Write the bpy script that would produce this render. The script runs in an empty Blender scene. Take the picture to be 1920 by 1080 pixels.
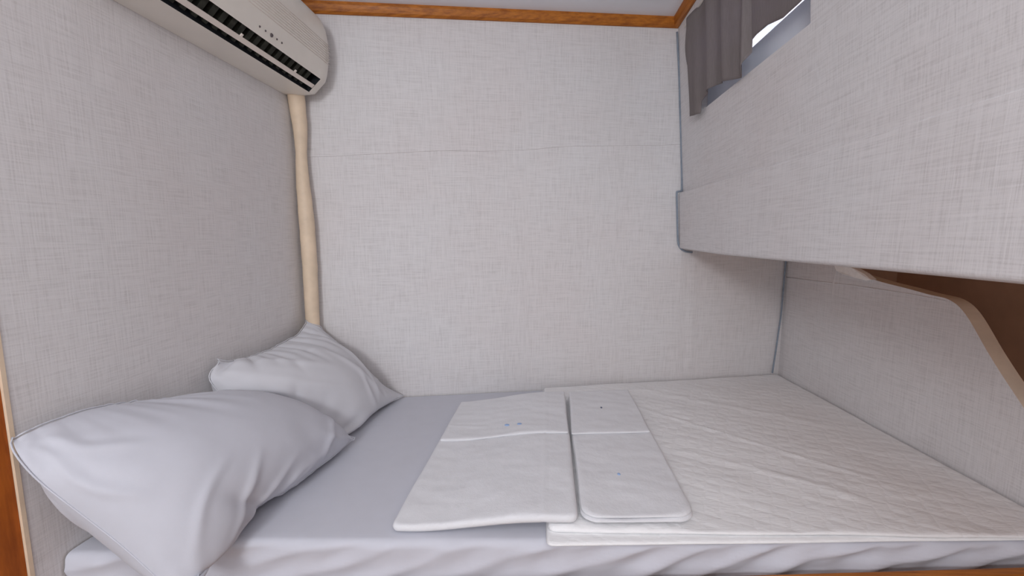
import bpy, bmesh, math, random
import numpy as np
from mathutils import Vector, noise
from mathutils.bvhtree import BVHTree

random.seed(4)
np.random.seed(4)
scene = bpy.context.scene
col = scene.collection
R = math.radians

# ------------------------------------------------------------------ camera
cam_data = bpy.data.cameras.new('camera')
cam_data.sensor_width = 36.0
cam_data.lens = 800.0 / 1920.0 * 36.0
cam_data.clip_start = 0.02
cam = bpy.data.objects.new('camera', cam_data)
cam.location = (0, 0, 1.26)
cam.rotation_euler = (R(90 - 6.772), 0, R(4.259))
col.objects.link(cam)
scene.camera = cam

# ------------------------------------------------------------------ view
scene.view_settings.view_transform = 'Standard'
scene.view_settings.look = 'None'
scene.view_settings.gamma = 1.0
scene.view_settings.use_curve_mapping = False
scene.view_settings.exposure = 0.07

# ------------------------------------------------------------------ daylight outside
world = bpy.data.worlds.new('sky')
scene.world = world
world.use_nodes = True
bg = world.node_tree.nodes['Background']
bg.inputs[0].default_value = (0.74, 0.84, 1.0, 1)
bg.inputs[1].default_value = 5.0

# ------------------------------------------------------------------ cabin lamps and an added fill
def area(name, loc, target, sx, sy, power, colour):
    l = bpy.data.lights.new(name, 'AREA')
    l.shape = 'RECTANGLE'; l.size = sx; l.size_y = sy
    l.energy = power; l.color = colour
    o = bpy.data.objects.new(name, l)
    o.location = loc
    o.rotation_euler = (Vector(target) - Vector(loc)).to_track_quat('-Z', 'Y').to_euler()
    col.objects.link(o)
    return o
area('ceiling_lamp_light', (0.15, -0.35, 2.10), (0.15, 0.35, 0.0), 1.1, 0.7, 9.5, (0.95, 0.97, 1.0))
area('wall_lamp_light', (-0.45, -1.42, 1.80), (0.35, 1.9, 1.05), 0.45, 0.35, 23.0, (0.95, 0.965, 1.0))
area('cabin_fill_light', (-0.1, -1.55, 0.95), (-0.1, 1.9, 1.25), 3.0, 1.4, 14.5, (0.87, 0.94, 1.0))  # broad unseen fill added behind the camera to even out the light

# ------------------------------------------------------------------ plan of the cabin
XL = -1.0                                   # left wall face
def YB(x): return 1.72 + 0.2159 * (x + 1.0)  # back wall face
def XR(y): return 1.19 + (2.19 - y) * 0.05   # lower right wall face
def YF(x): return 0.85 + 0.073 * (x + 1.0)   # front edge of the mattress
def ZC(x): return 2.172 + 0.028 * (x + 1.0)  # ceiling
def XU(z): return 0.640 - (z - 1.46) * 0.078 # upper right wall leans in
BED = 0.55

# ------------------------------------------------------------------ materials
def new_mat(name):
    m = bpy.data.materials.new(name); m.use_nodes = True
    nt = m.node_tree
    return m, nt, nt.nodes['Principled BSDF']
def N(nt, t, **kw):
    n = nt.nodes.new(t)
    for k, v in kw.items(): setattr(n, k, v)
    return n
def mapped_noise(nt, scale_vec, scale=1.0, detail=3.0, rough=0.55, rot=(0, 0, 0)):
    tc = N(nt, 'ShaderNodeTexCoord'); mp = N(nt, 'ShaderNodeMapping')
    mp.inputs['Scale'].default_value = scale_vec
    mp.inputs['Rotation'].default_value = rot
    no = N(nt, 'ShaderNodeTexNoise')
    no.inputs['Scale'].default_value = scale
    no.inputs['Detail'].default_value = detail
    no.inputs['Roughness'].default_value = rough
    nt.links.new(tc.outputs['Object'], mp.inputs[0])
    nt.links.new(mp.outputs[0], no.inputs['Vector'])
    return no.outputs['Fac']
def math_node(nt, op, a, b=None):
    n = N(nt, 'ShaderNodeMath', operation=op)
    for i, v in enumerate((a, b)):
        if v is None: continue
        if isinstance(v, (int, float)): n.inputs[i].default_value = v
        else: nt.links.new(v, n.inputs[i])
    return n.outputs[0]
def ramp(nt, fac, stops):
    r = N(nt, 'ShaderNodeValToRGB')
    el = r.color_ramp.elements
    while len(el) < len(stops): el.new(0.5)
    for e, (p, c) in zip(el, stops):
        e.position = p; e.color = (*c, 1)
    nt.links.new(fac, r.inputs[0])
    return r.outputs[0]
def mix(nt, fac, a, b, mode='MIX'):
    n = N(nt, 'ShaderNodeMix', data_type='RGBA', blend_type=mode)
    if isinstance(fac, (int, float)): n.inputs[0].default_value = fac
    else: nt.links.new(fac, n.inputs[0])
    for i, v in ((6, a), (7, b)):
        if isinstance(v, tuple): n.inputs[i].default_value = (*v, 1)
        else: nt.links.new(v, n.inputs[i])
    return n.outputs[2]
def bump(nt, bsdf, h, strength, dist):
    b = N(nt, 'ShaderNodeBump')
    b.inputs['Strength'].default_value = strength
    b.inputs['Distance'].default_value = dist
    nt.links.new(h, b.inputs['Height'])
    nt.links.new(b.outputs[0], bsdf.inputs['Normal'])

def linen_material(name, base, dark, warm):
    m, nt, b = new_mat(name)
    hz = mapped_noise(nt, (12, 12, 300), 1.0, 2.5, 0.6)
    vt = mapped_noise(nt, (300, 300, 12), 1.0, 2.5, 0.6)
    t = math_node(nt, 'MULTIPLY', math_node(nt, 'ADD', hz, vt), 0.5)
    thread = ramp(nt, t, [(0.36, dark), (0.50, base), (0.62, tuple(min(1, c * 1.05) for c in base))])
    blot = mapped_noise(nt, (1.6, 1.6, 1.6), 1.0, 3.0, 0.6)
    bl = ramp(nt, blot, [(0.38, (0, 0, 0)), (0.66, (1, 1, 1))])
    c = mix(nt, bl, thread, warm, 'MULTIPLY')
    nt.links.new(c, b.inputs['Base Color'])
    b.inputs['Roughness'].default_value = 0.75
    b.inputs['Specular IOR Level'].default_value = 0.2
    pk = mapped_noise(nt, (5, 5, 3), 1.0, 2.0)
    h = math_node(nt, 'ADD', t, math_node(nt, 'MULTIPLY', pk, 4.0))
    bump(nt, b, h, 0.35, 0.002)
    return m
LINEN = linen_material('linen_wallcovering', (0.720, 0.700, 0.706), (0.625, 0.603, 0.605), (0.980, 0.955, 0.948))

def plain(name, c, rough=0.6, spec=0.3, var=0.06, scale=30, bmp=0.0, metal=0.0):
    m, nt, b = new_mat(name)
    n = mapped_noise(nt, (1, 1, 1), scale, 3)
    cc = ramp(nt, n, [(0.3, tuple(v * (1 - var) for v in c)), (0.7, tuple(min(1, v * (1 + var)) for v in c))])
    nt.links.new(cc, b.inputs['Base Color'])
    b.inputs['Roughness'].default_value = rough
    b.inputs['Specular IOR Level'].default_value = spec
    b.inputs['Metallic'].default_value = metal
    if bmp: bump(nt, b, n, bmp, 0.002)
    return m
def wood_material(name, light, dark, scale_vec, rough=0.35):
    m, nt, b = new_mat(name)
    n = mapped_noise(nt, scale_vec, 1.0, 5, 0.65)
    c = ramp(nt, n, [(0.32, dark), (0.55, light), (0.72, tuple(min(1, v * 1.25) for v in light))])
    nt.links.new(c, b.inputs['Base Color'])
    b.inputs['Roughness'].default_value = rough
    b.inputs['Coat Weight'].default_value = 0.04
    b.inputs['Specular IOR Level'].default_value = 0.25
    b.inputs['Coat Roughness'].default_value = 0.2
    bump(nt, b, n, 0.2, 0.001)
    return m
def cloth_material(name, c, weave=900, bstr=0.15, soft=18):
    m, nt, b = new_mat(name)
    n = mapped_noise(nt, (1, 1, 1), weave, 1)
    l = mapped_noise(nt, (1, 1, 1), soft, 3)
    cc = ramp(nt, l, [(0.3, tuple(v * 0.97 for v in c)), (0.7, c)])
    nt.links.new(cc, b.inputs['Base Color'])
    b.inputs['Roughness'].default_value = 0.85
    b.inputs['Specular IOR Level'].default_value = 0.15
    b.inputs['Sheen Weight'].default_value = 0.15
    h = math_node(nt, 'ADD', math_node(nt, 'MULTIPLY', n, 0.25), l)
    bump(nt, b, h, bstr, 0.004)
    return m
TRIM_X = wood_material('varnished_wood', (0.46, 0.155, 0.022), (0.26, 0.075, 0.014), (6, 90, 90), 0.5)
TRIM_Y = wood_material('varnished_wood_along', (0.46, 0.155, 0.022), (0.26, 0.075, 0.014), (90, 6, 90), 0.5)
DOORWOOD = wood_material('varnished_wood_upright', (0.48, 0.125, 0.016), (0.20, 0.04, 0.006), (22, 22, 3), 0.5)
BROWN = plain('brown_painted_board', (0.78, 0.49, 0.33), 0.6, 0.2, 0.1, 6)
CEIL = plain('ceiling_laminate', (0.86, 0.88, 0.93), 0.45, 0.4, 0.02, 3)
FLOOR = wood_material('floor_boards', (0.25, 0.14, 0.07), (0.12, 0.06, 0.03), (4, 30, 4), 0.5)
CREAM = plain('cream_edge_band', (0.74, 0.64, 0.53), 0.6, 0.25, 0.08, 14, 0.2)
TAPE = plain('wrapping_tape', (0.78, 0.62, 0.46), 0.5, 0.35, 0.08, 16, 0.35)
PLASTIC = plain('aged_plastic', (0.83, 0.78, 0.71), 0.38, 0.45, 0.03, 9)
PLASTIC2 = plain('aged_plastic_vane', (0.82, 0.73, 0.66), 0.4, 0.4, 0.03, 20)
DARK = plain('dark_outlet', (0.012, 0.014, 0.018), 0.5, 0.3, 0.2, 40)
FIN = plain('grey_fin', (0.045, 0.045, 0.036), 0.6, 0.2, 0.35, 55)
DOT = plain('dark_indicator', (0.09, 0.07, 0.075), 0.4, 0.4)
CORD = plain('blue_grey_cord', (0.26, 0.30, 0.36), 0.6, 0.2, 0.1, 60)
SHEET = cloth_material('smooth_white_sheet', (0.62, 0.625, 0.69))
PILLOW = cloth_material('white_pillowcase', (0.60, 0.605, 0.665), 900, 0.12)
PILLOW2 = cloth_material('white_pillowcase_warm', (0.66, 0.658, 0.695), 900, 0.12)
TOWEL = cloth_material('white_terry', (0.80, 0.80, 0.83), 420, 0.5, 30)
FOAM = plain('white_foam', (0.93, 0.89, 0.86), 0.8, 0.1, 0.05, 60, 0.3)
WHITEFRAME = plain('white_window_frame', (0.72, 0.76, 0.84), 0.4, 0.4, 0.03, 8)
BLUE = plain('blue_thread', (0.36, 0.50, 0.78), 0.8, 0.1)
GREY = plain('grey_thread', (0.16, 0.18, 0.24), 0.8, 0.1)

def waffle_material():
    m, nt, b = new_mat('waffle_coverlet')
    tc = N(nt, 'ShaderNodeTexCoord'); mp = N(nt, 'ShaderNodeMapping')
    mp.inputs['Rotation'].default_value = (0, 0, R(24))
    nt.links.new(tc.outputs['Object'], mp.inputs[0])
    vo = N(nt, 'ShaderNodeTexVoronoi', feature='F1', distance='CHEBYCHEV')
    vo.inputs['Scale'].default_value = 26
    vo.inputs['Randomness'].default_value = 0.35
    nt.links.new(mp.outputs[0], vo.inputs['Vector'])
    fine = mapped_noise(nt, (60, 300, 60), 1.0, 2)
    soft = mapped_noise(nt, (3, 9, 3), 1.0, 3)
    h = math_node(nt, 'ADD', math_node(nt, 'MULTIPLY', vo.outputs['Distance'], -1.2),
                  math_node(nt, 'ADD', math_node(nt, 'MULTIPLY', fine, 0.35), math_node(nt, 'MULTIPLY', soft, 1.5)))
    bump(nt, b, h, 0.6, 0.005)
    b.inputs['Base Color'].default_value = (0.90, 0.895, 0.905, 1)
    b.inputs['Roughness'].default_value = 0.9
    b.inputs['Specular IOR Level'].default_value = 0.1
    return m
WAFFLE = waffle_material()

def curtain_material():
    m, nt, b = new_mat('taupe_curtain_cloth')
    n = mapped_noise(nt, (220, 220, 30), 1.0, 2)
    c = ramp(nt, n, [(0.3, (0.235, 0.205, 0.20)), (0.7, (0.275, 0.24, 0.235))])
    nt.links.new(c, b.inputs['Base Color'])
    b.inputs['Roughness'].default_value = 0.8
    tr = N(nt, 'ShaderNodeBsdfTranslucent'); tr.inputs[0].default_value = (0.30, 0.25, 0.30, 1)
    mx = N(nt, 'ShaderNodeMixShader'); mx.inputs[0].default_value = 0.25
    nt.links.new(b.outputs[0], mx.inputs[1]); nt.links.new(tr.outputs[0], mx.inputs[2])
    nt.links.new(mx.outputs[0], nt.nodes['Material Output'].inputs[0])
    bump(nt, b, n, 0.3, 0.001)
    return m
CURTAIN = curtain_material()

def glass_material():
    m, nt, b = new_mat('window_glass')
    b.inputs['Transmission Weight'].default_value = 1.0
    b.inputs['Roughness'].default_value = 0.08
    b.inputs['Base Color'].default_value = (0.94, 0.97, 1, 1)
    b.inputs['IOR'].default_value = 1.1
    return m
GLASS = glass_material()
LAMP = bpy.data.materials.new('lamp_diffuser'); LAMP.use_nodes = True
LAMP.node_tree.nodes['Principled BSDF'].inputs['Base Color'].default_value = (0.9, 0.9, 0.88, 1)

# ------------------------------------------------------------------ object helpers
def link(name, bm, mats, parent=None, smooth=False, recalc=True):
    if recalc: bmesh.ops.recalc_face_normals(bm, faces=bm.faces)
    me = bpy.data.meshes.new(name)
    bm.to_mesh(me); bm.free()
    for m in (mats if isinstance(mats, (list, tuple)) else [mats]): me.materials.append(m)
    if smooth:
        for p in me.polygons: p.use_smooth = True
    o = bpy.data.objects.new(name, me); col.objects.link(o)
    if parent: o.parent = parent
    return o
def tag(o, label=None, cat=None, group=None, kind=None):
    if label: o['label'] = label
    if cat: o['category'] = cat
    if group: o['group'] = group
    if kind: o['kind'] = kind
    return o
def structure(o, label=None): o['kind'] = 'structure'; return tag(o, label)
def empty(name, loc=(0, 0, 0)):
    o = bpy.data.objects.new(name, None); o.location = loc; o.empty_display_size = 0.05
    col.objects.link(o); return o
def child(o, root):                      # meshes are written in room coordinates
    o.parent = root
    o.matrix_parent_inverse.identity()
    o.location = -Vector(root.location)
    return o
def hexa(bm, pts, mat=0):                # 8 corners: bottom 4 then top 4
    v = [bm.verts.new(p) for p in pts]
    for f in ((0, 3, 2, 1), (4, 5, 6, 7), (0, 1, 5, 4), (1, 2, 6, 5), (2, 3, 7, 6), (3, 0, 4, 7)):
        bm.faces.new([v[i] for i in f]).material_index = mat
def box(bm, x0, x1, y0, y1, z0, z1, mat=0):
    hexa(bm, [(x0, y0, z0), (x1, y0, z0), (x1, y1, z0), (x0, y1, z0),
              (x0, y0, z1), (x1, y0, z1), (x1, y1, z1), (x0, y1, z1)], mat)
def bevel(o, w, seg=2):
    m = o.modifiers.new('bevel', 'BEVEL'); m.width = w; m.segments = seg; m.limit_method = 'ANGLE'; m.angle_limit = R(35)
    return o
def spline_pts(pts, n=10):
    P = [np.array(p, float) for p in pts]
    P = [2 * P[0] - P[1]] + P + [2 * P[-1] - P[-2]]
    out = []
    for i in range(1, len(P) - 2):
        for k in range(n):
            t = k / n
            a, b, c, d = P[i - 1], P[i], P[i + 1], P[i + 2]
            out.append(0.5 * ((2 * b) + (-a + c) * t + (2 * a - 5 * b + 4 * c - d) * t * t + (-a + 3 * b - 3 * c + d) * t ** 3))
    out.append(P[-2]); return out
def tube(bm, pts, radii, seg=12, closed=False):
    n = len(pts); rings = []
    ref = None
    for i, p in enumerate(pts):
        a = pts[(i - 1) % n] if (closed or i > 0) else p
        b = pts[(i + 1) % n] if (closed or i < n - 1) else p
        t = Vector(np.array(b) - np.array(a)).normalized()
        if ref is None:
            ref = t.orthogonal().normalized()
        ref = (ref - t * ref.dot(t)).normalized()
        s = t.cross(ref)
        r = radii[i] if hasattr(radii, '__len__') else radii
        rings.append([bm.verts.new(Vector(p) + (ref * math.cos(2 * math.pi * k / seg) + s * math.sin(2 * math.pi * k / seg)) * r) for k in range(seg)])
    for i in range(n if closed else n - 1):
        A, B = rings[i], rings[(i + 1) % n]
        for k in range(seg):
            bm.faces.new((A[k], A[(k + 1) % seg], B[(k + 1) % seg], B[k]))
    if not closed:
        bm.faces.new(rings[0][::-1]); bm.faces.new(rings[-1])
def nz(x, y, z=0.0, s=1.0): return noise.noise(Vector((x * s, y * s, z)))

# ------------------------------------------------------------------ the setting
bm = bmesh.new(); box(bm, -2.0, 1.9, -1.7, 2.5, -0.05, 0.0)
structure(link('floor', bm, FLOOR))
bm = bmesh.new()
hexa(bm, [(-2.0, -1.7, ZC(-2)), (1.9, -1.7, ZC(1.9)), (1.9, 2.5, ZC(1.9)), (-2.0, 2.5, ZC(-2)),
          (-2.0, -1.7, 2.35), (1.9, -1.7, 2.35), (1.9, 2.5, 2.35), (-2.0, 2.5, 2.35)])
structure(link('ceiling', bm, CEIL))

# back wall, with a sheet seam standing a little proud
bm = bmesh.new()
xs = np.linspace(-1.05, 1.85, 88); zs = np.linspace(0.0, 2.19, 90)
def seam_z(x): return 1.589 + (x + 0.949) * 0.0612 + 0.004 * math.sin(x * 9) + 0.003 * nz(x, 3, 0, 6)
grid = []
for z in zs:
    row = []
    for x in xs:
        zz = z
        row.append([x, zz])
    grid.append(row)
zi = [i for i in range(len(zs))]
k0 = min(range(len(zs)), key=lambda i: abs(zs[i] - 1.64))
V = []
for i in range(len(zs)):
    row = []
    for j, x in enumerate(xs):
        z = zs[i]; off = 0.0015 * nz(x, z, 1, 3.0)
        if i == k0: z = seam_z(x)
        if i == k0 + 1: z = seam_z(x) + 0.0012; off += -0.0026
        if i > k0 + 1:
            z = seam_z(x) + 0.0012 + (zs[i] - zs[k0 + 1]) / (zs[-1] - zs[k0 + 1]) * (2.19 - seam_z(x) - 0.0012); off += -0.0026
        if i < k0: z = zs[i] / zs[k0] * seam_z(x)
        # faint upright sheet joints low on the right
        off -= 0.0022 * math.exp(-((x - 0.715) / 0.006) ** 2) * (1 if z < 1.15 else 0)
        off -= 0.0022 * math.exp(-((x - 0.655 - 0.02 * math.sin(z * 5)) / 0.014) ** 2) * (1 if z < 1.2 else 0)
        row.append(bm.verts.new((x, YB(x) + off, z)))
    V.append(row)
for i in range(len(zs) - 1):
    for j in range(len(xs) - 1):
        bm.faces.new((V[i][j], V[i][j + 1], V[i + 1][j + 1], V[i + 1][j]))
back = bm
# give it a body behind
b0 = [back.verts.new((-1.05, 1.80, 0)), back.verts.new((1.85, YB(1.85) + 0.09, 0)),
      back.verts.new((1.85, YB(1.85) + 0.09, 2.19)), back.verts.new((-1.05, 1.80, 2.19))]
back.faces.new((b0[0], b0[3], b0[2], b0[1]))
structure(link('wall_back', back, LINEN, smooth=False))

# left wall
bm = bmesh.new()
box(bm, XL - 0.04, XL, 0.700, 1.735, 0.0, 2.168)
structure(link('wall_left', bm, LINEN))
bm = bmesh.new()
box(bm, XL - 0.045, XL + 0.0015, 0.692, 0.6995, 0.0, 2.168)
structure(link('trim_1', bm, TAPE))
# varnished bulkhead the left wall ends on
bm = bmesh.new()
box(bm, -2.0, XL - 0.004, 0.65, 0.6915, 0.0, 2.14)
bulk = structure(link('wall_bulkhead', bm, DOORWOOD))
bm = bmesh.new(); box(bm, -2.0, -1.9, -1.7, 0.65, 0.0, 2.14)
structure(link('wall_side', bm, LINEN))
bm = bmesh.new(); box(bm, -2.0, 1.9, -1.7, -1.6, 0.0, 2.14)
structure(link('wall_front', bm, LINEN))
bm = bmesh.new(); box(bm, 1.80, 1.9, -1.6, 2.5, 0.0, 1.22)
structure(link('wall_hull', bm, BROWN))
bm = bmesh.new(); hexa(bm, [(1.245, YB(1.245) - .014, 0), (1.80, YB(1.80) - .014, 0), (1.80, YB(1.80) - .004, 0), (1.245, YB(1.245) - .004, 0),
    (1.245, YB(1.245) - .014, 1.21), (1.80, YB(1.80) - .014, 1.21), (1.80, YB(1.80) - .004, 1.21), (1.245, YB(1.245) - .004, 1.21)])
structure(link('wall_locker_end', bm, BROWN))

# lower right wall: a low lining whose top edge dips in a curve toward the front
prof = [(2.205, 1.19), (1.90, 1.175), (1.852, 1.140), (1.66, 1.104), (1.52, 1.088), (1.449, 1.079), (1.379, 1.071),
        (1.327, 1.036), (1.258, 0.945), (1.212, 0.888), (1.155, 0.822), (1.10, 0.76), (1.02, 0.69), (0.9, 0.63), (0.6, 0.58), (0.3, 0.56)]
sp = spline_pts([(a, b, 0) for a, b in prof], 5)
bm = bmesh.new()
face_rows = []
for p in sp:
    y, zt = p[0], p[1]
    rows = []
    for k in range(15):
        z = zt * k / 14
        xo = 0.0
        if k < 14:
            xo = -0.004 * math.exp(-((z - 1.068) / 0.006) ** 2)
            xo += 0.003 * nz(y, z, 7, 4.0) - 0.0
        rows.append(bm.verts.new((XR(y) + xo, y, z)))
    face_rows.append(rows)
for i in range(len(sp) - 1):
    for k in range(14):
        bm.faces.new((face_rows[i][k], face_rows[i + 1][k], face_rows[i + 1][k + 1], face_rows[i][k + 1]))
inner = [bm.verts.new((XR(p[0]) + 0.042, p[0], p[1] + 0.002)) for p in sp]
innb = [bm.verts.new((XR(p[0]) + 0.042, p[0], 0)) for p in sp]
for i in range(len(sp) - 1):
    f = bm.faces.new((face_rows[i][14], face_rows[i + 1][14], inner[i + 1], inner[i])); f.material_index = 1
    bm.faces.new((inner[i], inner[i + 1], innb[i + 1], innb[i]))
structure(link('wall_right', bm, [LINEN, CREAM], smooth=False))
# crease roll running along the lining
bm = bmesh.new()
tube(bm, [(XR(y) + 0.0015, y, z) for y, z in [(2.18, 1.066), (1.95, 1.0675), (1.758, 1.072), (1.6, 1.0715), (1.524, 1.071), (1.45, 1.069), (1.39, 1.066)]], 0.0035, 8)
structure(link('trim_2', bm, LINEN, smooth=True))

# overhead side: leaning upper wall with the window opening, above a boxed band
WY0, WY1, WZ0, WZ1 = 1.112, 1.86, 1.757, 2.09
bm = bmesh.new()
ys = [-1.6, 0.3, WY0, WY1, 2.14]; zz = [1.455, WZ0, WZ1, 2.215]
def leaf(bm, y0, y1, z0, z1, T=0.075):
    a = XU(z0); b = XU(z1)
    def cap(y, z, x): return min(y, YB(x) + 0.005)
    hexa(bm, [(a, y0, z0), (a + T, y0, z0), (a + T, cap(y1, z0, a + T), z0), (a, cap(y1, z0, a), z0),
              (b, y0, z1), (b + T, y0, z1), (b + T, cap(y1, z1, b + T), z1), (b, cap(y1, z1, b), z1)])
leaf(bm, -1.6, 2.14, 1.44, WZ0)
leaf(bm, -1.6, WY0, WZ0, WZ1)
leaf(bm, WY1, 2.14, WZ0, WZ1)
leaf(bm, -1.6, 2.14, WZ1, 2.215)
bmesh.ops.remove_doubles(bm, verts=bm.verts, dist=1e-5)
structure(link('wall_upper_right', bm, LINEN))
# boxed band below it
bm = bmesh.new()
def XBOX(z, y=2.0):
    t = max(0, min(1, (1.95 - y) / 0.9)); t = t * t * (3 - 2 * t)
    return 0.620 + (1.462 - z) * 0.06 + 0.0185 * t * max(0, min(1, (z - 1.205) / 0.25))
secs = [-1.6, 0.0, 0.4, 0.7, 0.9, 1.0, 1.1, 1.2, 1.3, 1.4, 1.5, 1.6, 1.7, 1.78, 1.85, 1.95, 2.08]
rings = []
for y in secs:
    lift = 0.0 if y < 1.6 else 0.010 * ((y - 1.6) / 0.48)
    pr = [(0.655, 1.466), (XBOX(1.46, y) + 0.004, 1.464), (XBOX(1.457, y), 1.457), (XBOX(1.33, y), 1.33), (XBOX(1.205), 1.204 + lift),
          (XBOX(1.205) + 0.004, 1.199 + lift), (XBOX(1.205) + 0.012, 1.197 + lift), (0.75, 1.202 + lift), (0.75, 1.40)]
    rings.append([bm.verts.new((x, min(y, YB(x) + 0.004), z)) for x, z in pr])
for i in range(len(secs) - 1):
    n = len(rings[0])
    for k in range(n):
        f = bm.faces.new((rings[i][k], rings[i + 1][k], rings[i + 1][(k + 1) % n], rings[i][(k + 1) % n]))
bm.faces.new(rings[0]); bm.faces.new(rings[-1][::-1])
structure(bevel(link('wall_boxed_band', bm, LINEN), 0.003))
# underside deck of the overhead band
bm = bmesh.new(); hexa(bm, [(0.70, -1.6, 1.2135), (1.8, -1.6, 1.2135), (1.8, YB(1.8), 1.2135), (0.70, YB(0.70), 1.2135),
                            (0.70, -1.6, 1.24), (1.8, -1.6, 1.24), (1.8, YB(1.8), 1.24), (0.70, YB(0.70), 1.24)])
structure(link('wall_overhead_deck', bm, BROWN))

# crown mouldings
def moulding(name, a, b, na, nb, mat):     # a,b ends on the wall line, na/nb inward offset direction
    bm = bmesh.new(); rr = []
    for (x, y), (nx, ny) in ((a, na), (b, nb)):
        zt = ZC(x) + 0.001
        pr = [(0, zt - 0.040), (0.010, zt - 0.041), (0.020, zt - 0.034), (0.024, zt - 0.024), (0.027, zt - 0.012), (0.027, zt), (0, zt)]
        rr.append([bm.verts.new((x + nx * d, y + ny * d, z)) for d, z in pr])
    n = len(rr[0])
    for k in range(n): bm.faces.new((rr[0][k], rr[1][k], rr[1][(k + 1) % n], rr[0][(k + 1) % n]))
    bm.faces.new(rr[0]); bm.faces.new(rr[1][::-1])
    return structure(link(name, bm, mat))
cl = (XL, YB(XL)); cr = (XU(2.19), YB(XU(2.19)))
moulding('trim_3', cl, cr, (1.0, -0.8), (-1.0, -1.15), TRIM_X)
moulding('trim_4', (XL, 0.72), cl, (1, 0), (1.0, -0.8), TRIM_Y)
moulding('trim_5', cr, (XU(2.19), -1.6), (-1.0, -1.15), (-1, 0), TRIM_Y)

# window in the overhead wall
wroot = empty('window_1', (XU(1.9) + 0.07, (WY0 + WY1) / 2, WZ0)); structure(wroot)
bm = bmesh.new()
xa, xb = XU(WZ1) + 0.046, XU(WZ0) + 0.072
def fr(y0, y1, z0, z1): box(bm, 0.655, 0.685, y0, y1, z0, z1)
fr(WY0, WY1, WZ0 + 0.001, WZ0 + 0.104); fr(WY0, WY1, WZ1 - 0.03, WZ1 - 0.001); fr(WY0 + 0.001, WY0 + 0.035, WZ0 + 0.104, WZ1 - 0.03); fr(WY1 - 0.04, WY1 - 0.001, WZ0 + 0.104, WZ1 - 0.03)
child(bevel(link('window_frame', bm, WHITEFRAME), 0.003), wroot)
bm = bmesh.new(); box(bm, 0.668, 0.672, WY0 + 0.03, WY1 - 0.035, WZ0 + 0.098, WZ1 - 0.025)
child(link('window_pane', bm, GLASS), wroot)

# ------------------------------------------------------------------ bed
bed = empty('bed_platform', (0.1, 1.4, 0))
bm = bmesh.new()
hexa(bm, [(XL + 0.004, YF(XL) + 0.03, 0.0), (XR(1.0) - 0.02, YF(1.2) + 0.03, 0.0), (XR(2.1) - 0.012, YB(1.15) - 0.01, 0.0), (XL + 0.004, YB(XL) - 0.008, 0.0),
          (XL + 0.004, YF(XL) + 0.03, 0.40), (XR(1.0) - 0.02, YF(1.2) + 0.03, 0.40), (XR(2.1) - 0.012, YB(1.15) - 0.01, 0.40), (XL + 0.004, YB(XL) - 0.008, 0.40)])
child(link('base', bm, BROWN), bed)
bm = bmesh.new()
hexa(bm, [(XL + 0.004, YF(XL) - 0.050, 0.03), (XR(1.0) - 0.01, YF(1.2) - 0.050, 0.03), (XR(1.0) - 0.01, YF(1.2) - 0.022, 0.03), (XL + 0.004, YF(XL) - 0.022, 0.03),
          (XL + 0.004, YF(XL) - 0.050, 0.440), (XR(1.0) - 0.01, YF(1.2) - 0.050, 0.518), (XR(1.0) - 0.01, YF(1.2) - 0.022, 0.518), (XL + 0.004, YF(XL) - 0.022, 0.440)])
child(bevel(link('front_board', bm, TRIM_X), 0.006), bed)
tag(bed, 'built-in bed platform with a varnished orange wooden front board along its lower edge', 'bed')

bm = bmesh.new()
hexa(bm, [(XL + 0.03, YF(XL) + 0.05, 0.401), (XR(1.0) - 0.06, YF(1.2) + 0.05, 0.401), (XR(2.1) - 0.05, YB(1.1) - 0.04, 0.401), (XL + 0.03, YB(XL) - 0.04, 0.401),
          (XL + 0.03, YF(XL) + 0.05, 0.53), (XR(1.0) - 0.06, YF(1.2) + 0.05, 0.53), (XR(2.1) - 0.05, YB(1.1) - 0.04, 0.53), (XL + 0.03, YB(XL) - 0.04, 0.53)])
tag(bevel(link('mattress', bm, PILLOW), 0.02), 'thick foam mattress under the smooth white sheet, filling the berth', 'mattress')

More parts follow.
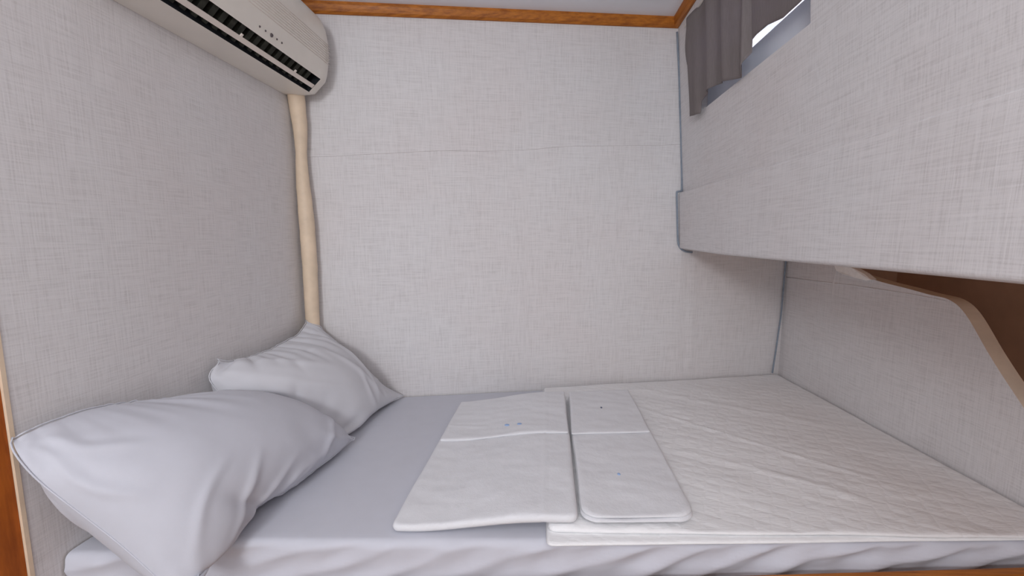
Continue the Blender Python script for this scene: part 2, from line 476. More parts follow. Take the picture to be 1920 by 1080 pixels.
def bed_height(x, y):
    z = BED + 0.0022 * nz(x, y, 0, 2.2) + 0.0012 * nz(x * 0.6, y * 2.5, 4, 3)
    f = max(0.0, min(1.0, (-0.76 - x) / 0.18)); f = f * f * (3 - 2 * f)
    g = max(0.0, min(1.0, (1.00 - y) / 0.2))
    z += 0.050 * f * g
    # long soft creases in the sheet between pillows and towels
    z += 0.0022 * math.exp(-(((y - 1.46) + 0.1 * (x + 0.4)) / 0.008) ** 2) * (1 if x < -0.2 else 0)
    z += 0.0018 * math.exp(-(((x + 0.005) - 0.01 * y) / 0.004) ** 2)
    return z
bm = bmesh.new()
nx = 240
rows = []
tops = list(np.linspace(0, 1, 46) ** 0.9)
for i in range(nx + 1):
    u = i / nx
    x = (XL + 0.004) + u * (1.235 - XL - 0.008)
    yf = YF(x); yb = min(YB(x) - 0.006, 5)
    c = max(0, min(1, (-0.80 - x) / 0.13)); yf -= 0.105 * c * c * (3 - 2 * c)
    row = []
    r = 0.020 - 0.004 * max(0, min(1, (x + 0.1) / 0.6))
    for t in tops:                                       # back to front over the top
        y = yb + (yf + r - yb) * t
        xx = min(x, XR(y) - 0.004)
        row.append((xx, y, bed_height(xx, y)))
    zt = bed_height(x, yf + r)
    amp = 0.45 + 0.55 * max(0, min(1, (x + 0.1) / 0.6))
    def folds(dz, k):
        ph = x * 34.0 + dz * 95 + 2.6 * nz(x, dz * 4, 9, 2.6)
        w = math.sin(ph); w = (abs(w) ** 1.6) * (1 if w > 0 else -0.5)
        w2 = math.sin(x * 61 + dz * 70 + 2.2 * nz(x, dz * 5, 3, 3.1))
        return (0.002 - 0.009 * amp * w - 0.0025 * amp * w2) * k
    for a in (15, 30, 45, 60, 75, 90):
        dz = r * (1 - math.cos(R(a)))
        row.append((min(x, 1.233), yf + r - r * math.sin(R(a)) + folds(dz, (a / 90) ** 1.5), zt - dz))
    for k in range(1, 15):
        dz = k * 0.007 + r
        row.append((min(x, 1.233), yf + 0.002 * min(1, k / 4) + folds(dz, 1.0), zt - dz))
    rows.append([bm.verts.new(p) for p in row])
for i in range(nx):
    for k in range(len(rows[0]) - 1):
        bm.faces.new((rows[i][k], rows[i + 1][k], rows[i + 1][k + 1], rows[i][k + 1]))
sheet = link('bed_sheet', bm, SHEET, smooth=True)
tag(sheet, 'smooth bluish white bed sheet stretched over the mattress and wrinkled along the front edge', 'sheet')

# ------------------------------------------------------------------ soft slabs: folded coverlet and towels
def soft_slab(bm, quad, z0, thick, r_edge, n=(60, 60), corner=0.02, wr=0.0015, seed=0.0, extra=None, follow=True, profile=0.5, base_fn=None):
    """quad: near-left, near-right, far-right, far-left; a cushion-edged slab with shared rim."""
    Q = [np.array(q, float) for q in quad]
    def tt(k):
        e = np.array([0, .004, .010, .018, .03, .045, .065])
        mid = np.linspace(.09, .91, k - 14)
        return np.concatenate([e, mid, 1 - e[::-1]])
    U = tt(n[0]); W = tt(n[1])
    LU = np.linalg.norm(Q[1] - Q[0]); LW = np.linalg.norm(Q[3] - Q[0])
    top = {}; bot = {}
    for i, u in enumerate(U):
        for j, w in enumerate(W):
            p = (1 - u) * (1 - w) * Q[0] + u * (1 - w) * Q[1] + u * w * Q[2] + (1 - u) * w * Q[3]
            du = min(u, 1 - u) * LU; dw = min(w, 1 - w) * LW
            d = min(du, dw)
            cx = max(0, corner - du); cy = max(0, corner - dw)
            if cx > 0 and cy > 0:                        # round the plan corner
                l = math.hypot(cx, cy); m = max(cx, cy)
                s = m / l
                ctr = np.array([ (corner if u < .5 else LU - corner), (corner if w < .5 else LW - corner)])
                cur = np.array([u * LU, w * LW]); cur = ctr + (cur - ctr) * s
                uu, ww = cur[0] / LU, cur[1] / LW
                p = (1 - uu) * (1 - ww) * Q[0] + uu * (1 - ww) * Q[1] + uu * ww * Q[2] + (1 - uu) * ww * Q[3]
            x, y = p
            x += 0.0025 * nz(x, y, seed + 5, 6) ; y += 0.003 * nz(x, y, seed + 8, 5)
            e = min(1, d / r_edge); pr = math.sqrt(max(0, 1 - (1 - e) ** 2))
            base = (bed_height(x, y) - BED if follow else 0) + z0
            if base_fn: base += base_fn(x, y)
            hh = thick * profile
            zt = base + hh + (thick - hh) * pr + wr * nz(x, y, seed, 7) * e + 0.6 * wr * nz(x, y * 2.2, seed + 2, 14) * e
            if extra: zt += extra(x, y) * e
            zb = base + hh - hh * pr
            top[i, j] = bm.verts.new((x, y, zt))
            bot[i, j] = top[i, j] if (i in (0, len(U) - 1) or j in (0, len(W) - 1)) else bm.verts.new((x, y, zb))
    for i in range(len(U) - 1):
        for j in range(len(W) - 1):
            bm.faces.new((top[i, j], top[i + 1, j], top[i + 1, j + 1], top[i, j + 1]))
            q = [bot[i, j], bot[i, j + 1], bot[i + 1, j + 1], bot[i + 1, j]]
            s = []
            for v in q:
                if v not in s: s.append(v)
            if len(s) > 2 and bm.faces.get(s) is None: bm.faces.new(s)

# folded coverlet on the right half of the berth
def ridge(x, y, a, b, w, h):
    ax, ay = a; bx, by = b
    L = math.hypot(bx - ax, by - ay); t = ((x - ax) * (bx - ax) + (y - ay) * (by - ay)) / L / L
    d = ((x - ax) * (by - ay) - (y - ay) * (bx - ax)) / L
    f = max(0, min(1, t * 6)) * max(0, min(1, (1 - t) * 6))
    return h * math.exp(-(d / w) ** 2) * f
def cov_extra(x, y):
    z = ridge(x, y, (0.33, 1.74), (0.98, 1.18), 0.007, 0.0045)
    z += ridge(x, y, (0.42, 1.36), (0.62, 1.26), 0.012, 0.003) + ridge(x, y, (0.60, 1.28), (0.86, 1.10), 0.016, 0.004)
    z += ridge(x, y, (0.36, 1.95), (1.10, 1.55), 0.02, 0.003)
    z += 0.005 * nz(x, y, 2, 1.6)
    z += 0.004 * max(0, 1 - abs(y - 0.96) / 0.05) * nz(x, 0, 6, 9)
    return z
cov = empty('folded_coverlet', (0.6, 1.5, BED))
bm = bmesh.new()
soft_slab(bm, [(0.012, 0.903), (XR(1.0) - 0.014, YF(1.23) + 0.004), (XR(2.17) - 0.010, YB(1.18) - 0.010), (0.0, YB(0.0) - 0.022)],
          BED + 0.0035, 0.009, 0.009, (90, 90), 0.015, 0.0015, 1.0)
child(link('lower_layer', bm, WAFFLE, smooth=True), cov)
bm = bmesh.new()
soft_slab(bm, [(0.016, 0.938), (XR(1.0) - 0.010, YF(1.23) - 0.008), (XR(2.17) - 0.008, YB(1.18) - 0.006), (0.004, YB(0.0) - 0.030)],
          BED + 0.0135, 0.011, 0.011, (130, 120), 0.022, 0.003, 3.0, cov_extra)
child(link('upper_layer', bm, WAFFLE, smooth=True), cov)
tag(cov, 'off-white textured coverlet folded flat over the right half of the bed', 'coverlet')

# towels
def drape(x, y):
    t = max(0, min(1, (x + 0.32) / 0.33)); return -0.030 * (1 - t * t * (3 - 2 * t))
def towel(name, quad, layers, flap, seed, corner, label, lift):
    root = empty(name, ((quad[0][0] + quad[2][0]) / 2, (quad[0][1] + quad[2][1]) / 2, BED))
    z = BED + lift
    for k, (inset, th) in enumerate(layers):
        bm = bmesh.new()
        c = np.mean(np.array(quad), axis=0)
        q = [tuple(np.array(p) + (c - np.array(p)) / np.linalg.norm(c - np.array(p)) * inset) for p in quad]
        soft_slab(bm, q, z, th, 0.012, (70, 90), corner, 0.0035, seed, base_fn=drape)
        child(link('towel_fold', bm, TOWEL, smooth=True), root); z += th
    bm = bmesh.new()
    soft_slab(bm, flap, z - 0.001, 0.009, 0.009, (60, 60), 0.006, 0.0035, seed, base_fn=drape)
    child(link('towel_flap', bm, TOWEL, smooth=True), root)
    tag(root, label, 'towel', 'folded towels on the bed')
    return root, z
# lift: the coverlet lies beneath the right-hand part of the wide towel, and under the narrow one
T1, zt1 = towel('towel', [(-0.362, 0.925), (0.0885, 0.945), (0.096, 1.765), (-0.345, 1.690)],
                [(0.0, 0.022)], [(-0.345, 1.345), (0.088, 1.372), (0.094, 1.757), (-0.337, 1.685)], 11.0, 0.02,
                'wider white towel folded flat, nearer the pillows, left of the narrow towel', 0.034)
T2, zt2 = towel('towel', [(0.0925, 0.950), (0.372, 0.972), (0.375, 1.822), (0.108, 1.780)],
                [(0.0, 0.008), (0.006, 0.008)], [(0.099, 1.375), (0.366, 1.410), (0.369, 1.815), (0.112, 1.772)], 31.0, 0.045,
                'narrower white towel folded into a strip with rounded ends, right of the wide towel', 0.034)
def stitch(root, pts, z, mat, r=0.0016, label=None):
    bm = bmesh.new()
    for (x, y, rx, ry) in pts:
        bmesh.ops.create_icosphere(bm, subdivisions=2, radius=1.0,
            matrix=__import__('mathutils').Matrix.LocRotScale(Vector((x, y, z)), None, Vector((rx, ry, r))))
    o = child(link('embroidery', bm, mat, smooth=True), root)
    if label: o['label'] = label
for ex in (-0.124, -0.080): stitch(T1, [(ex, 1.43, 0.009, 0.008)], zt1 + 0.0085 + drape(ex, 1.43), BLUE, 0.0022, 'small pale blue embroidered mark')
stitch(T2, [(0.226, 1.60, 0.004, 0.007)], zt2 + 0.0085, GREY, 0.0022, 'tiny dark embroidered mark')
stitch(T2, [(0.215, 1.145, 0.0045, 0.006)], zt2 + 0.001, BLUE, 0.0022, 'tiny blue embroidered mark')

# ------------------------------------------------------------------ pillows: an inflated, draped case solved in place
def solve_pillow(corners, W, H, nW, nH, planes, pressure, seed, steps=420, obstacle=None, corner_pull=0.25, slack=0.3, bend=0.03, guides={}, guide_pull=0.06, creases=(), gather=0.003, relax=2):
    rng = np.random.default_rng(seed)
    A, B, C, D = [np.array(c, float) for c in corners]    # top-near, bottom-near, bottom-far, top-far
    idxF = np.arange(nW * nH).reshape(nW, nH)
    idxB = idxF.copy(); c = nW * nH
    for i in range(1, nW - 1):
        for j in range(1, nH - 1):
            idxB[i, j] = c; c += 1
    P = np.zeros((c, 3))
    n = np.cross(C - A, B - D); n /= np.linalg.norm(n)
    if n[0] < 0: n = -n
    for idx, s in ((idxF, 1), (idxB, -1)):
        for i in range(nW):
            for j in range(nH):
                u, v = i / (nW - 1), j / (nH - 1)
                p = (1 - u) * (1 - v) * A + (1 - u) * v * B + u * v * C + u * (1 - v) * D
                P[idx[i, j]] = p + n * (0.05 + s * 0.05 * math.sin(math.pi * u) * math.sin(math.pi * v)) + rng.normal(0, 0.0018, 3)
    E = {}
    hw, hh = W / (nW - 1), H / (nH - 1)
    def add(a, b, l, k):
        if a != b: E[(min(a, b), max(a, b))] = (l, k)
    for idx in (idxF, idxB):
        for i in range(nW):
            for j in range(nH):
                if i + 1 < nW: add(idx[i, j], idx[i + 1, j], hw, 1.0)
                if j + 1 < nH: add(idx[i, j], idx[i, j + 1], hh, 1.0)
                if i + 1 < nW and j + 1 < nH:
                    add(idx[i, j], idx[i + 1, j + 1], math.hypot(hw, hh), 0.35)
                    add(idx[i + 1, j], idx[i, j + 1], math.hypot(hw, hh), 0.35)
                if i + 2 < nW: add(idx[i, j], idx[i + 2, j], 2 * hw, bend)
                if j + 2 < nH: add(idx[i, j], idx[i, j + 2], 2 * hh, bend)
    ed = np.array(list(E.keys())); L = np.array([v[0] for v in E.values()]); K = np.array([v[1] for v in E.values()])
    a, b = ed[:, 0], ed[:, 1]
    cnt = np.bincount(a, K, c) + np.bincount(b, K, c)
    faces = []
    for i in range(nW - 1):
        for j in range(nH - 1):
            faces.append((idxF[i, j], idxF[i + 1, j], idxF[i + 1, j + 1], idxF[i, j + 1]))
            faces.append((idxB[i, j], idxB[i, j + 1], idxB[i + 1, j + 1], idxB[i + 1, j]))
    F = np.array(faces)
    # orient outwards: the front sheet should face n
    f0 = F[0]; nn = np.cross(P[F[:, 2]] - P[F[:, 0]], P[F[:, 3]] - P[F[:, 1]])
    if nn[0::2].sum(0) @ n < 0: F = F[:, ::-1]
    cid = [idxF[0, 0], idxF[0, -1], idxF[-1, -1], idxF[-1, 0]]
    ctar = [A, B, C, D]
    gid, gtar = [], []
    for side, curve in guides.items():                   # the hems rest along the wall and on the sheet
        line = idxF[:, 0] if side == 'top' else idxF[:, -1] if side == 'bottom' else idxF[0, :] if side == 'near' else idxF[-1, :]
        cv = np.array(spline_pts(curve, 6)); ln = np.concatenate([[0], np.cumsum(np.linalg.norm(np.diff(cv, axis=0), axis=1))]); ln /= ln[-1]
        for q in range(2, len(line) - 2):
            gid.append(line[q]); gtar.append([np.interp(q / (len(line) - 1), ln, cv[:, d]) for d in range(3)])
    gid = np.array(gid, int); gtar = np.array(gtar)
    Vv = np.zeros_like(P); dt = 1.0
    for s in range(steps):
        prs = pressure * min(1, s / 60) * (1.0 if s < steps * 0.5 else max(slack, 1.0 - (s - steps * 0.5) / 60 * (1 - slack)))
        fn = np.cross(P[F[:, 2]] - P[F[:, 0]], P[F[:, 3]] - P[F[:, 1]]) * 0.5
        vn = np.zeros_like(P)
        for k in range(4):
            for d in range(3): vn[:, d] += np.bincount(F[:, k], fn[:, d] * 0.25, c)
        Vv = Vv * 0.90 + vn * prs
        Vv[:, 2] -= 0.000025
        Q = P + Vv
        for it in range(8):
            dlt = Q[b] - Q[a]; ln = np.linalg.norm(dlt, axis=1) + 1e-12
            st = (ln - L) / ln; st = np.where((st < 0), st * 0.55, st)   # cloth resists stretch more than crumple
            cor = dlt * (st * K * 0.5)[:, None]
            for d in range(3):
                Q[:, d] += 1.5 * (np.bincount(a, cor[:, d], c) - np.bincount(b, cor[:, d], c)) / cnt
            for k, ct in zip(cid, ctar): Q[k] += (ct - Q[k]) * corner_pull
            if len(gid): Q[gid] += (gtar - Q[gid]) * guide_pull
            for p0, nn_ in planes:
                dd = (Q - p0) @ nn_; m = dd < 0
                Q[m] -= np.outer(dd[m], nn_)
        if obstacle is not None and s % 4 == 0 and s > steps * 0.75:
            for k in range(c):
                co = Vector(Q[k]); loc, no, ix, ds = obstacle.find_nearest(co, 0.12)
                if loc is not None:
                    sd = (co - loc).dot(no)
                    if sd < 0.004: Q[k] = np.array(loc + no * 0.004)
        Vv = (Q - P); sp_ = np.linalg.norm(Vv, axis=1); mx = 0.01
        f = np.minimum(1, mx / (sp_ + 1e-9)); Vv *= f[:, None]
        P = Q
    onb = np.zeros(c); onb[np.concatenate([idxF[:, 0], idxF[:, -1], idxF[0, :], idxF[-1, :]])] = 1
    deg = np.bincount(a, None, c) + np.bincount(b, None, c)
    for it in range(relax):                              # the soft filling irons out the tightest pleats
        avg = np.zeros_like(P)
        for d in range(3): avg[:, d] = (np.bincount(a, P[b, d], c) + np.bincount(b, P[a, d], c)) / deg
        P = P + (avg - P) * 0.5 * (1 - onb)[:, None]
    # fine gathers running out of the corners and loose creases across the case
    fn = np.cross(P[F[:, 2]] - P[F[:, 0]], P[F[:, 3]] - P[F[:, 1]])
    vn = np.zeros_like(P)
    for k in range(4):
        for d in range(3): vn[:, d] += np.bincount(F[:, k], fn[:, d], c)
    vn /= np.linalg.norm(vn, axis=1)[:, None] + 1e-9
    for idx in (idxF, idxB):
        for i in range(nW):
            for j in range(nH):
                if idx is idxB and (i in (0, nW - 1) or j in (0, nH - 1)): continue
                x, y = i * hw, j * hh; a = 0.0
                for cx, cy in ((0, 0), (W, 0), (0, H), (W, H)):
                    dx, dy = x - cx, y - cy; d = math.hypot(dx, dy); th = math.atan2(abs(dy), abs(dx))
                    a += gather * math.exp(-(d / 0.17) ** 2) * (d / (d + 0.05)) * math.sin(th * 15 + 2.0 * noise.noise(Vector((x * 6, y * 6, seed + cx))))
                for q in range(len(creases)):
                    (x0, y0, x1, y1, w_, h_) = creases[q]
                    L_ = math.hypot(x1 - x0, y1 - y0); t = ((x - x0) * (x1 - x0) + (y - y0) * (y1 - y0)) / L_ ** 2
                    if -0.1 < t < 1.1:
                        d = ((x - x0) * (y1 - y0) - (y - y0) * (x1 - x0)) / L_ + 0.012 * math.sin(t * 5 + q)
                        a += h_ * math.exp(-(d / w_) ** 2) * max(0, math.sin(math.pi * min(1, max(0, t))))
                a += 0.0025 * noise.noise(Vector((x * 14, y * 9, seed)))
                P[idx[i, j]] += vn[idx[i, j]] * a
    border = [idxF[i, 0] for i in range(nW)] + [idxF[-1, j] for j in range(1, nH)] + [idxF[i, -1] for i in range(nW - 2, -1, -1)] + [idxF[0, j] for j in range(nH - 2, 0, -1)]
    return P, F, border
def pillow_object(name, P, F, border, label, mat):
    root = empty(name, tuple(P.mean(0) * [1, 1, 0] + [0, 0, P[:, 2].min()]))
    bm = bmesh.new(); vs = [bm.verts.new(p) for p in P]
    for f in F: bm.faces.new([vs[i] for i in f])
    o = link('pillowcase', bm, mat, smooth=True, recalc=False)
    m = o.modifiers.new('sub', 'SUBSURF'); m.levels = 1; m.render_levels = 2
    child(o, root)
    bm = bmesh.new(); tube(bm, [P[i] for i in border], 0.0016, 6, closed=True)
    child(link('seam', bm, mat, smooth=True), root)
    tag(root, label, 'pillow', 'pillows at the head of the bed')
    return root
nb = np.array([0.2110, -0.9775, 0.0]); pb = np.array([0, YB(0) - 0.004, 0])
nb = np.array([0.2159, -1.0, 0.0]); nb /= np.linalg.norm(nb)
walls = [(np.array([XL + 0.006, 0, 0]), np.array([1.0, 0, 0])), (pb, nb), (np.array([0, 0, BED + 0.008]), np.array([0, 0, 1.0]))]
walls2 = [walls[0], walls[1], (np.array([0, 0, BED + 0.014]), np.array([0, 0, 1.0]))]
Pf, Ff, Bf = solve_pillow([(-0.965, 0.672, 0.897), (-0.69, 0.735, 0.575), (-0.635, 1.335, 0.585), (-0.90, 1.13, 0.785)],
                          0.675, 0.485, 72, 52, walls2, 1.2, 8, gather=0.0026, relax=4, steps=380, slack=0.55,
                          guides=dict(top=[(-.965, .672, .897), (-.965, .72, .908), (-.965, .80, .905), (-.96, .90, .878), (-.95, 1.02, .835), (-.90, 1.13, .785)],
                                      bottom=[(-.69, .735, .575), (-.71, .81, .572), (-.72, .90, .572), (-.725, .98, .572), (-.69, 1.06, .572), (-.66, 1.2, .575), (-.635, 1.335, .585)],
                                      far=[(-.90, 1.13, .785), (-.85, 1.20, .755), (-.76, 1.27, .68), (-.635, 1.335, .585)]),
                          creases=[(.08, .44, .32, .30, .011, .009), (.12, .48, .40, .37, .010, .008), (.04, .38, .24, .25, .009, .006), (.47, .47, .62, .33, .014, .008),
                                   (.62, .44, .44, .36, .012, .006), (.02, .03, .09, .24, .010, .009), (.05, .02, .15, .16, .010, .007), (.34, .42, .52, .45, .012, .007), (.5, .06, .66, .16, .012, .006), (.30, .46, .46, .40, .009, .006)])
def settle(P, obstacle=None):
    """last pass: keep every point clear of the sheet, the pipe, the walls and the other pillow"""
    for k in range(len(P)):
        x, y, z = P[k]
        if obstacle is not None:
            co = Vector(P[k]); loc, no, ix, ds = obstacle.find_nearest(co, 0.2)
            if loc is not None and (co - loc).dot(no) < 0.003: x, y, z = loc + no * 0.003
        dx, dy = x + 0.957, y - 1.683; d = math.hypot(dx, dy)
        if d < 0.034 and z > 0.55: x, y = -0.957 + dx / (d + 1e-6) * 0.034, 1.683 + dy / (d + 1e-6) * 0.034
        x = max(x, XL + 0.004); y = min(y, YB(x) - 0.006)
        z = max(z, bed_height(x, y) + 0.003) if y > YF(x) - 0.13 else z
        P[k] = (x, y, z)
    return P
Pf = settle(Pf)
tree = BVHTree.FromPolygons([Vector(p) for p in Pf], [tuple(int(i) for i in f) for f in Ff])
Pb, Fb, Bb = solve_pillow([(-0.960, 1.165, 0.898), (-0.88, 1.04, 0.66), (-0.605, 1.775, 0.566), (-0.968, 1.655, 0.925)],
                          0.69, 0.49, 64, 46, walls, 1.0, 3, steps=380, obstacle=tree, slack=0.5,
                          guides=dict(top=[(-.960, 1.165, .898), (-.96, 1.22, .880), (-.96, 1.32, .873), (-.96, 1.41, .873), (-.96, 1.50, .882), (-.96, 1.57, .887), (-.968, 1.655, .925)],
                                      bottom=[(-.88, 1.04, .66), (-.75, 1.2, .60), (-.67, 1.39, .575), (-.672, 1.53, .575), (-.653, 1.65, .572), (-.605, 1.775, .566)],
                                      far=[(-.968, 1.655, .925), (-.91, 1.70, .862), (-.84, 1.715, .75), (-.74, 1.74, .65), (-.605, 1.775, .566)]),
                          creases=[(.60, .05, .50, .44, .011, .009), (.55, .46, .42, .12, .013, .008), (.64, .12, .58, .46, .010, .008), (.50, .46, .46, .24, .010, .007), (.10, .05, .40, .22, .014, .006),
                                   (.08, .12, .42, .34, .012, .005), (.30, .06, .52, .16, .010, .004), (.68, .40, .50, .30, .008, .005), (.46, .03, .60, .12, .010, .004)])
Pb = settle(Pb, tree)
pillow_object('pillow', Pb, Fb, Bb, 'white pillow in the far corner, leaning on the wall below the taped pipe', PILLOW2)
pillow_object('pillow', Pf, Ff, Bf, 'nearest white pillow at the lower left, overlapping the far corner pillow', PILLOW)

# ------------------------------------------------------------------ air conditioner
ac = empty('air_conditioner', (XL, 1.2, 1.80))
Y0, Y1 = 0.82, 1.712; OY0, OY1 = 0.90, 1.625
zc = 1.26
PR = [(0.001, .545), (.055, .541), (.110, .545), 'notch', (.158, .590), (.166, .612), (.172, .640), (.1765, .675), (.178, .71),
      (.1765, .75), (.170, .785), (.157, .812), (.135, .830), (.10, .840), (0.001, .842)]
NOT_IN = [(.092, .585), (.120, .632), (.150, .622)]
NOT_FL = [(.122, .5563), (.134, .5675), (.146, .5788)]
def ac_ring(y, cut):
    pts = []
    for p in PR:
        if p == 'notch': pts += (NOT_IN if cut else NOT_FL)
        else: pts.append(p)
    e = 0.0
    dd = min(y - Y0, Y1 - y); rr = 0.085
    if dd < rr: e = 1 - math.sqrt(max(0, 1 - (1 - dd / rr) ** 2))
    out = []
    for d, z in pts:
        s = 1 - 0.28 * e
        zz = .70 + (z - .70) * (1 - 0.26 * e)
        out.append((XL + max(.001, d * s), y, zc + zz))
    return out
Ys = [Y0, Y0 + .004, Y0 + .012, Y0 + .025, Y0 + .04, Y0 + .055, OY0 - .0005, OY0]
Ys += list(np.linspace(OY0 + .05, OY1 - .05, 12)) + [OY1, OY1 + .0005, Y1 - .068, Y1 - .055, Y1 - .042, Y1 - .03, Y1 - .02, Y1 - .012, Y1 - .006, Y1 - .002, Y1]
bm = bmesh.new(); rings = []
for y in Ys: rings.append([bm.verts.new(p) for p in ac_ring(y, OY0 - 1e-6 <= y <= OY1 + 1e-6)])
n = len(rings[0])
for i in range(len(rings) - 1):
    for k in range(n):
        f = bm.faces.new((rings[i][k], rings[i + 1][k], rings[i + 1][(k + 1) % n], rings[i][(k + 1) % n]))
        inside = OY0 - 1e-6 <= Ys[i] and Ys[i + 1] <= OY1 + 1e-6
        if k in (3, 4) and inside: f.material_index = 1
        if k in (2, 5) and inside: f.material_index = 1
        if k in (2, 3, 4, 5) and not inside and (abs(Ys[i] - OY1) < 1e-6 or abs(Ys[i + 1] - OY0) < 1e-6): f.material_index = 1
bm.faces.new(rings[0]); bm.faces.new(rings[-1][::-1])
acb = link('body', bm, [PLASTIC, DARK], smooth=True)
m = acb.modifiers.new('es', 'EDGE_SPLIT'); m.split_angle = R(38)
child(acb, ac)
# swing vane
bm = bmesh.new()
def quadbar(bm, a, b, y0, y1, t):
    d = Vector((b[0] - a[0], b[1] - a[1])).normalized(); nrm = Vector((-d.y, d.x)) * t
    c = [(a[0], a[1]), (b[0], b[1]), (b[0] + nrm.x, b[1] + nrm.y), (a[0] + nrm.x, a[1] + nrm.y)]
    hexa(bm, [(XL + p[0], y0, zc + p[1]) for p in c] + [(XL + p[0], y1, zc + p[1]) for p in c])
quadbar(bm, (.1255, .5565), (.1365, .5670), OY0 + .004, OY1 - .004, 0.004)
for y in (1.225, 1.49): quadbar(bm, (.1350, .5655), (.1420, .573), y, y + .008, 0.004)
child(bevel(link('vane', bm, PLASTIC2), .001), ac)
# inner upright fins
def fin(y):
    bm = bmesh.new()
    hexa(bm, [(XL + .100, y, zc + .560), (XL + .104, y + .014, zc + .560), (XL + .146, y + .016, zc + .604), (XL + .142, y, zc + .604),
              (XL + .096, y, zc + .580), (XL + .100, y + .014, zc + .580), (XL + .135, y + .016, zc + .618), (XL + .131, y, zc + .618)])
    return bm
for k in range(20): child(link('fin', fin(OY0 + .02 + k * .0345), FIN), ac)
# front grille lines
bm = bmesh.new()
for k in range(9):
    z = .655 + k * .0085
    d = np.interp(z, [.64, .675, .71, .75], [.172, .1765, .178, .1765])
    tube(bm, [(XL + d, Y0 + .07, zc + z), (XL + d, 1.24, zc + z), (XL + d, Y1 - .045, zc + z)], .0013, 6)
child(link('grille', bm, PLASTIC2, smooth=True), ac)
for y, r in ((1.270, .0032), (1.296, .0030), (1.324, .0058), (1.351, .0030), (1.376, .0032)):
    bm = bmesh.new()
    bmesh.ops.create_uvsphere(bm, u_segments=12, v_segments=8, radius=r)
    bmesh.ops.translate(bm, verts=bm.verts, vec=(XL + .1658, y, zc + .612))
    child(link('indicator_light', bm, DOT, smooth=True), ac)
tag(ac, 'old cream wall-mounted air conditioner with dark outlet slots high on the left wall', 'air conditioner')

# taped drain and refrigerant pipe in the corner
pp = [(-.966, 1.668, 1.812), (-.968, 1.678, 1.76), (-.964, 1.680, 1.69), (-.967, 1.684, 1.60), (-.968, 1.684, 1.55), (-.965, 1.682, 1.45),
      (-.960, 1.682, 1.34), (-.957, 1.682, 1.2), (-.957, 1.682, 1.05), (-.958, 1.682, .9), (-.958, 1.683, .7), (-.958, 1.684, .56)]
rr = [.031, .030, .027, .021, .022, .026, .029, .029, .028, .027, .027, .027]
sp = spline_pts(pp, 8); ri = np.interp(np.linspace(0, len(rr) - 1, len(sp)), range(len(rr)), rr)
sp = [np.array(p) + [0.0015 * nz(0, p[2], 3, 18), 0, 0] for p in sp]
ri = [r * (1 + 0.03 * nz(1, p[2], 6, 30)) for r, p in zip(ri, sp)]
bm = bmesh.new(); tube(bm, sp, ri, 20)
tag(link('wrapped_pipe', bm, TAPE, smooth=True), 'beige tape-wrapped pipe running down the corner below the air conditioner', 'pipe')

# ------------------------------------------------------------------ cords along the corners
def on_back(x, z, o=0.005): return (x, YB(x) - o, z)
bm = bmesh.new()
pts = [on_back(XU(2.17) - .006, 2.162), on_back(.600, 1.95), on_back(.607, 1.848), on_back(.618, 1.72), on_back(.630, 1.56), on_back(.634, 1.482), on_back(.632, 1.474),
       on_back(.616, 1.470), on_back(.611, 1.463), on_back(.615, 1.40), on_back(.622, 1.30), on_back(.629, 1.232), on_back(.645, 1.206), on_back(.668, 1.194), on_back(.70, 1.190)]
tube(bm, spline_pts(pts, 4), .0042, 8)
tag(link('sealing_cord', bm, CORD, smooth=True), 'long blue-grey cord down the right corner, kinked round the boxed band', 'cord', 'blue-grey corner cords')
bm = bmesh.new()
def cr_(x, z): return (x, YB(x) - .010, z)
pts = [cr_(1.181, 1.196), cr_(1.179, 1.10), cr_(1.178, 1.0), cr_(1.176, .88), cr_(1.170, .80), cr_(1.163, .70), cr_(1.156, .62), cr_(1.153, .582)]
tube(bm, spline_pts(pts, 5), .0038, 8)
tag(link('sealing_cord', bm, CORD, smooth=True), 'short blue-grey cord in the low right corner just above the coverlet', 'cord', 'blue-grey corner cords')

# ------------------------------------------------------------------ foam scrap on the lining's top edge
bm = bmesh.new()
out = [(1.862, 1.150), (1.845, 1.122), (1.80, 1.112), (1.75, 1.104), (1.69, 1.098), (1.66, 1.103), (1.70, 1.122), (1.75, 1.140), (1.79, 1.152), (1.83, 1.158)]
fa, ba = [], []
for k, (y, z) in enumerate(out):
    w = .002 * math.sin(k * 2.3)
    fa.append(bm.verts.new((XR(y) - .010 + w, y, z))); ba.append(bm.verts.new((XR(y) + .012 + w, y, z + .003)))
bm.faces.new(fa); bm.faces.new(ba[::-1])
for k in range(len(out)): bm.faces.new((fa[k], fa[(k + 1) % len(out)], ba[(k + 1) % len(out)], ba[k]))
tag(bevel(link('foam_scrap', bm, FOAM), .003), 'torn white foam strip on the top edge of the lower right wall', 'foam')

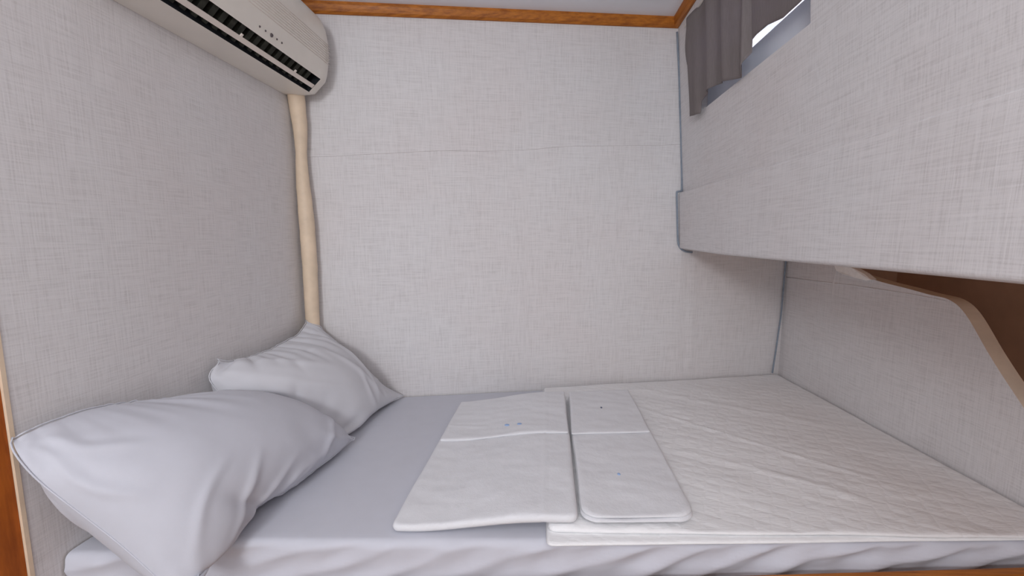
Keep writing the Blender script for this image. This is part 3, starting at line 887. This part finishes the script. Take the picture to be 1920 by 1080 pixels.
# ------------------------------------------------------------------ curtain
cu = empty('curtain', (0.60, 1.5, 1.73))
bm = bmesh.new()
hem = [(1.868, 1.752), (1.80, 1.738), (1.762, 1.735), (1.755, 1.778), (1.735, 1.782), (1.70, 1.786), (1.617, 1.789), (1.55, 1.776), (1.47, 1.757), (1.432, 1.749), (1.40, 1.765), (1.388, 1.785),
       (1.384, 1.838), (1.36, 1.842), (1.30, 1.840), (1.22, 1.820), (1.15, 1.821), (1.05, 1.83), (0.98, 1.84)]
hy = np.array([h[0] for h in hem])[::-1]; hz_ = np.array([h[1] for h in hem])[::-1]
NC, NR = 190, 30
g = []
for i in range(NC + 1):
    y = 1.868 + (0.98 - 1.868) * i / NC
    zb = float(np.interp(y, hy, hz_)); zt = 2.125
    row = []
    for j in range(NR + 1):
        t = j / NR; z = zt + (zb - zt) * t
        fold = 0.009 * math.sin(y * 40 + 0.6 + 1.8 * nz(y, z * 0.5, 2, 5)) + 0.0025 * math.sin(y * 97 + 1) * (0.4 + 0.6 * t)
        if y < 1.39: fold = 0.004 * math.sin(y * 30) + 0.012
        blend = max(0, min(1, (y - 1.375) / 0.02))
        xx = XU(z) - 0.020 + (fold if y < 1.39 else fold * blend + 0.012 * (1 - blend)) - 0.003 * t
        if y < 1.39: xx = XU(z) - 0.006 + fold * 0.3
        yy = y + (0.018 * math.sin(max(0, 1 - abs(z - 2.02) / 0.07) * math.pi / 2) if i < 30 else 0) * (1 - i / 30 if i < 30 else 0)
        row.append(bm.verts.new((xx, yy, z)))
    g.append(row)
for i in range(NC):
    for j in range(NR):
        bm.faces.new((g[i][j], g[i + 1][j], g[i + 1][j + 1], g[i][j + 1]))
cc = link('cloth', bm, CURTAIN, smooth=True)
so = cc.modifiers.new('sol', 'SOLIDIFY'); so.thickness = 0.0012
child(cc, cu)
bm = bmesh.new(); tube(bm, [(XU(2.12) - .014, 0.93, 2.124), (XU(2.12) - .014, 1.93, 2.124)], .004, 8)
child(link('curtain_wire', bm, PLASTIC, smooth=True), cu)
tag(cu, 'short taupe curtain with an uneven hem hanging over the small high window', 'curtain')

# lamp body that carries the ceiling light
bm = bmesh.new(); box(bm, -0.42, 0.72, -0.72, 0.02, 2.135, 2.175)
lp = bevel(link('ceiling_lamp', bm, LAMP), .01); tag(lp, 'flat white ceiling lamp panel over the cabin floor', 'lamp')
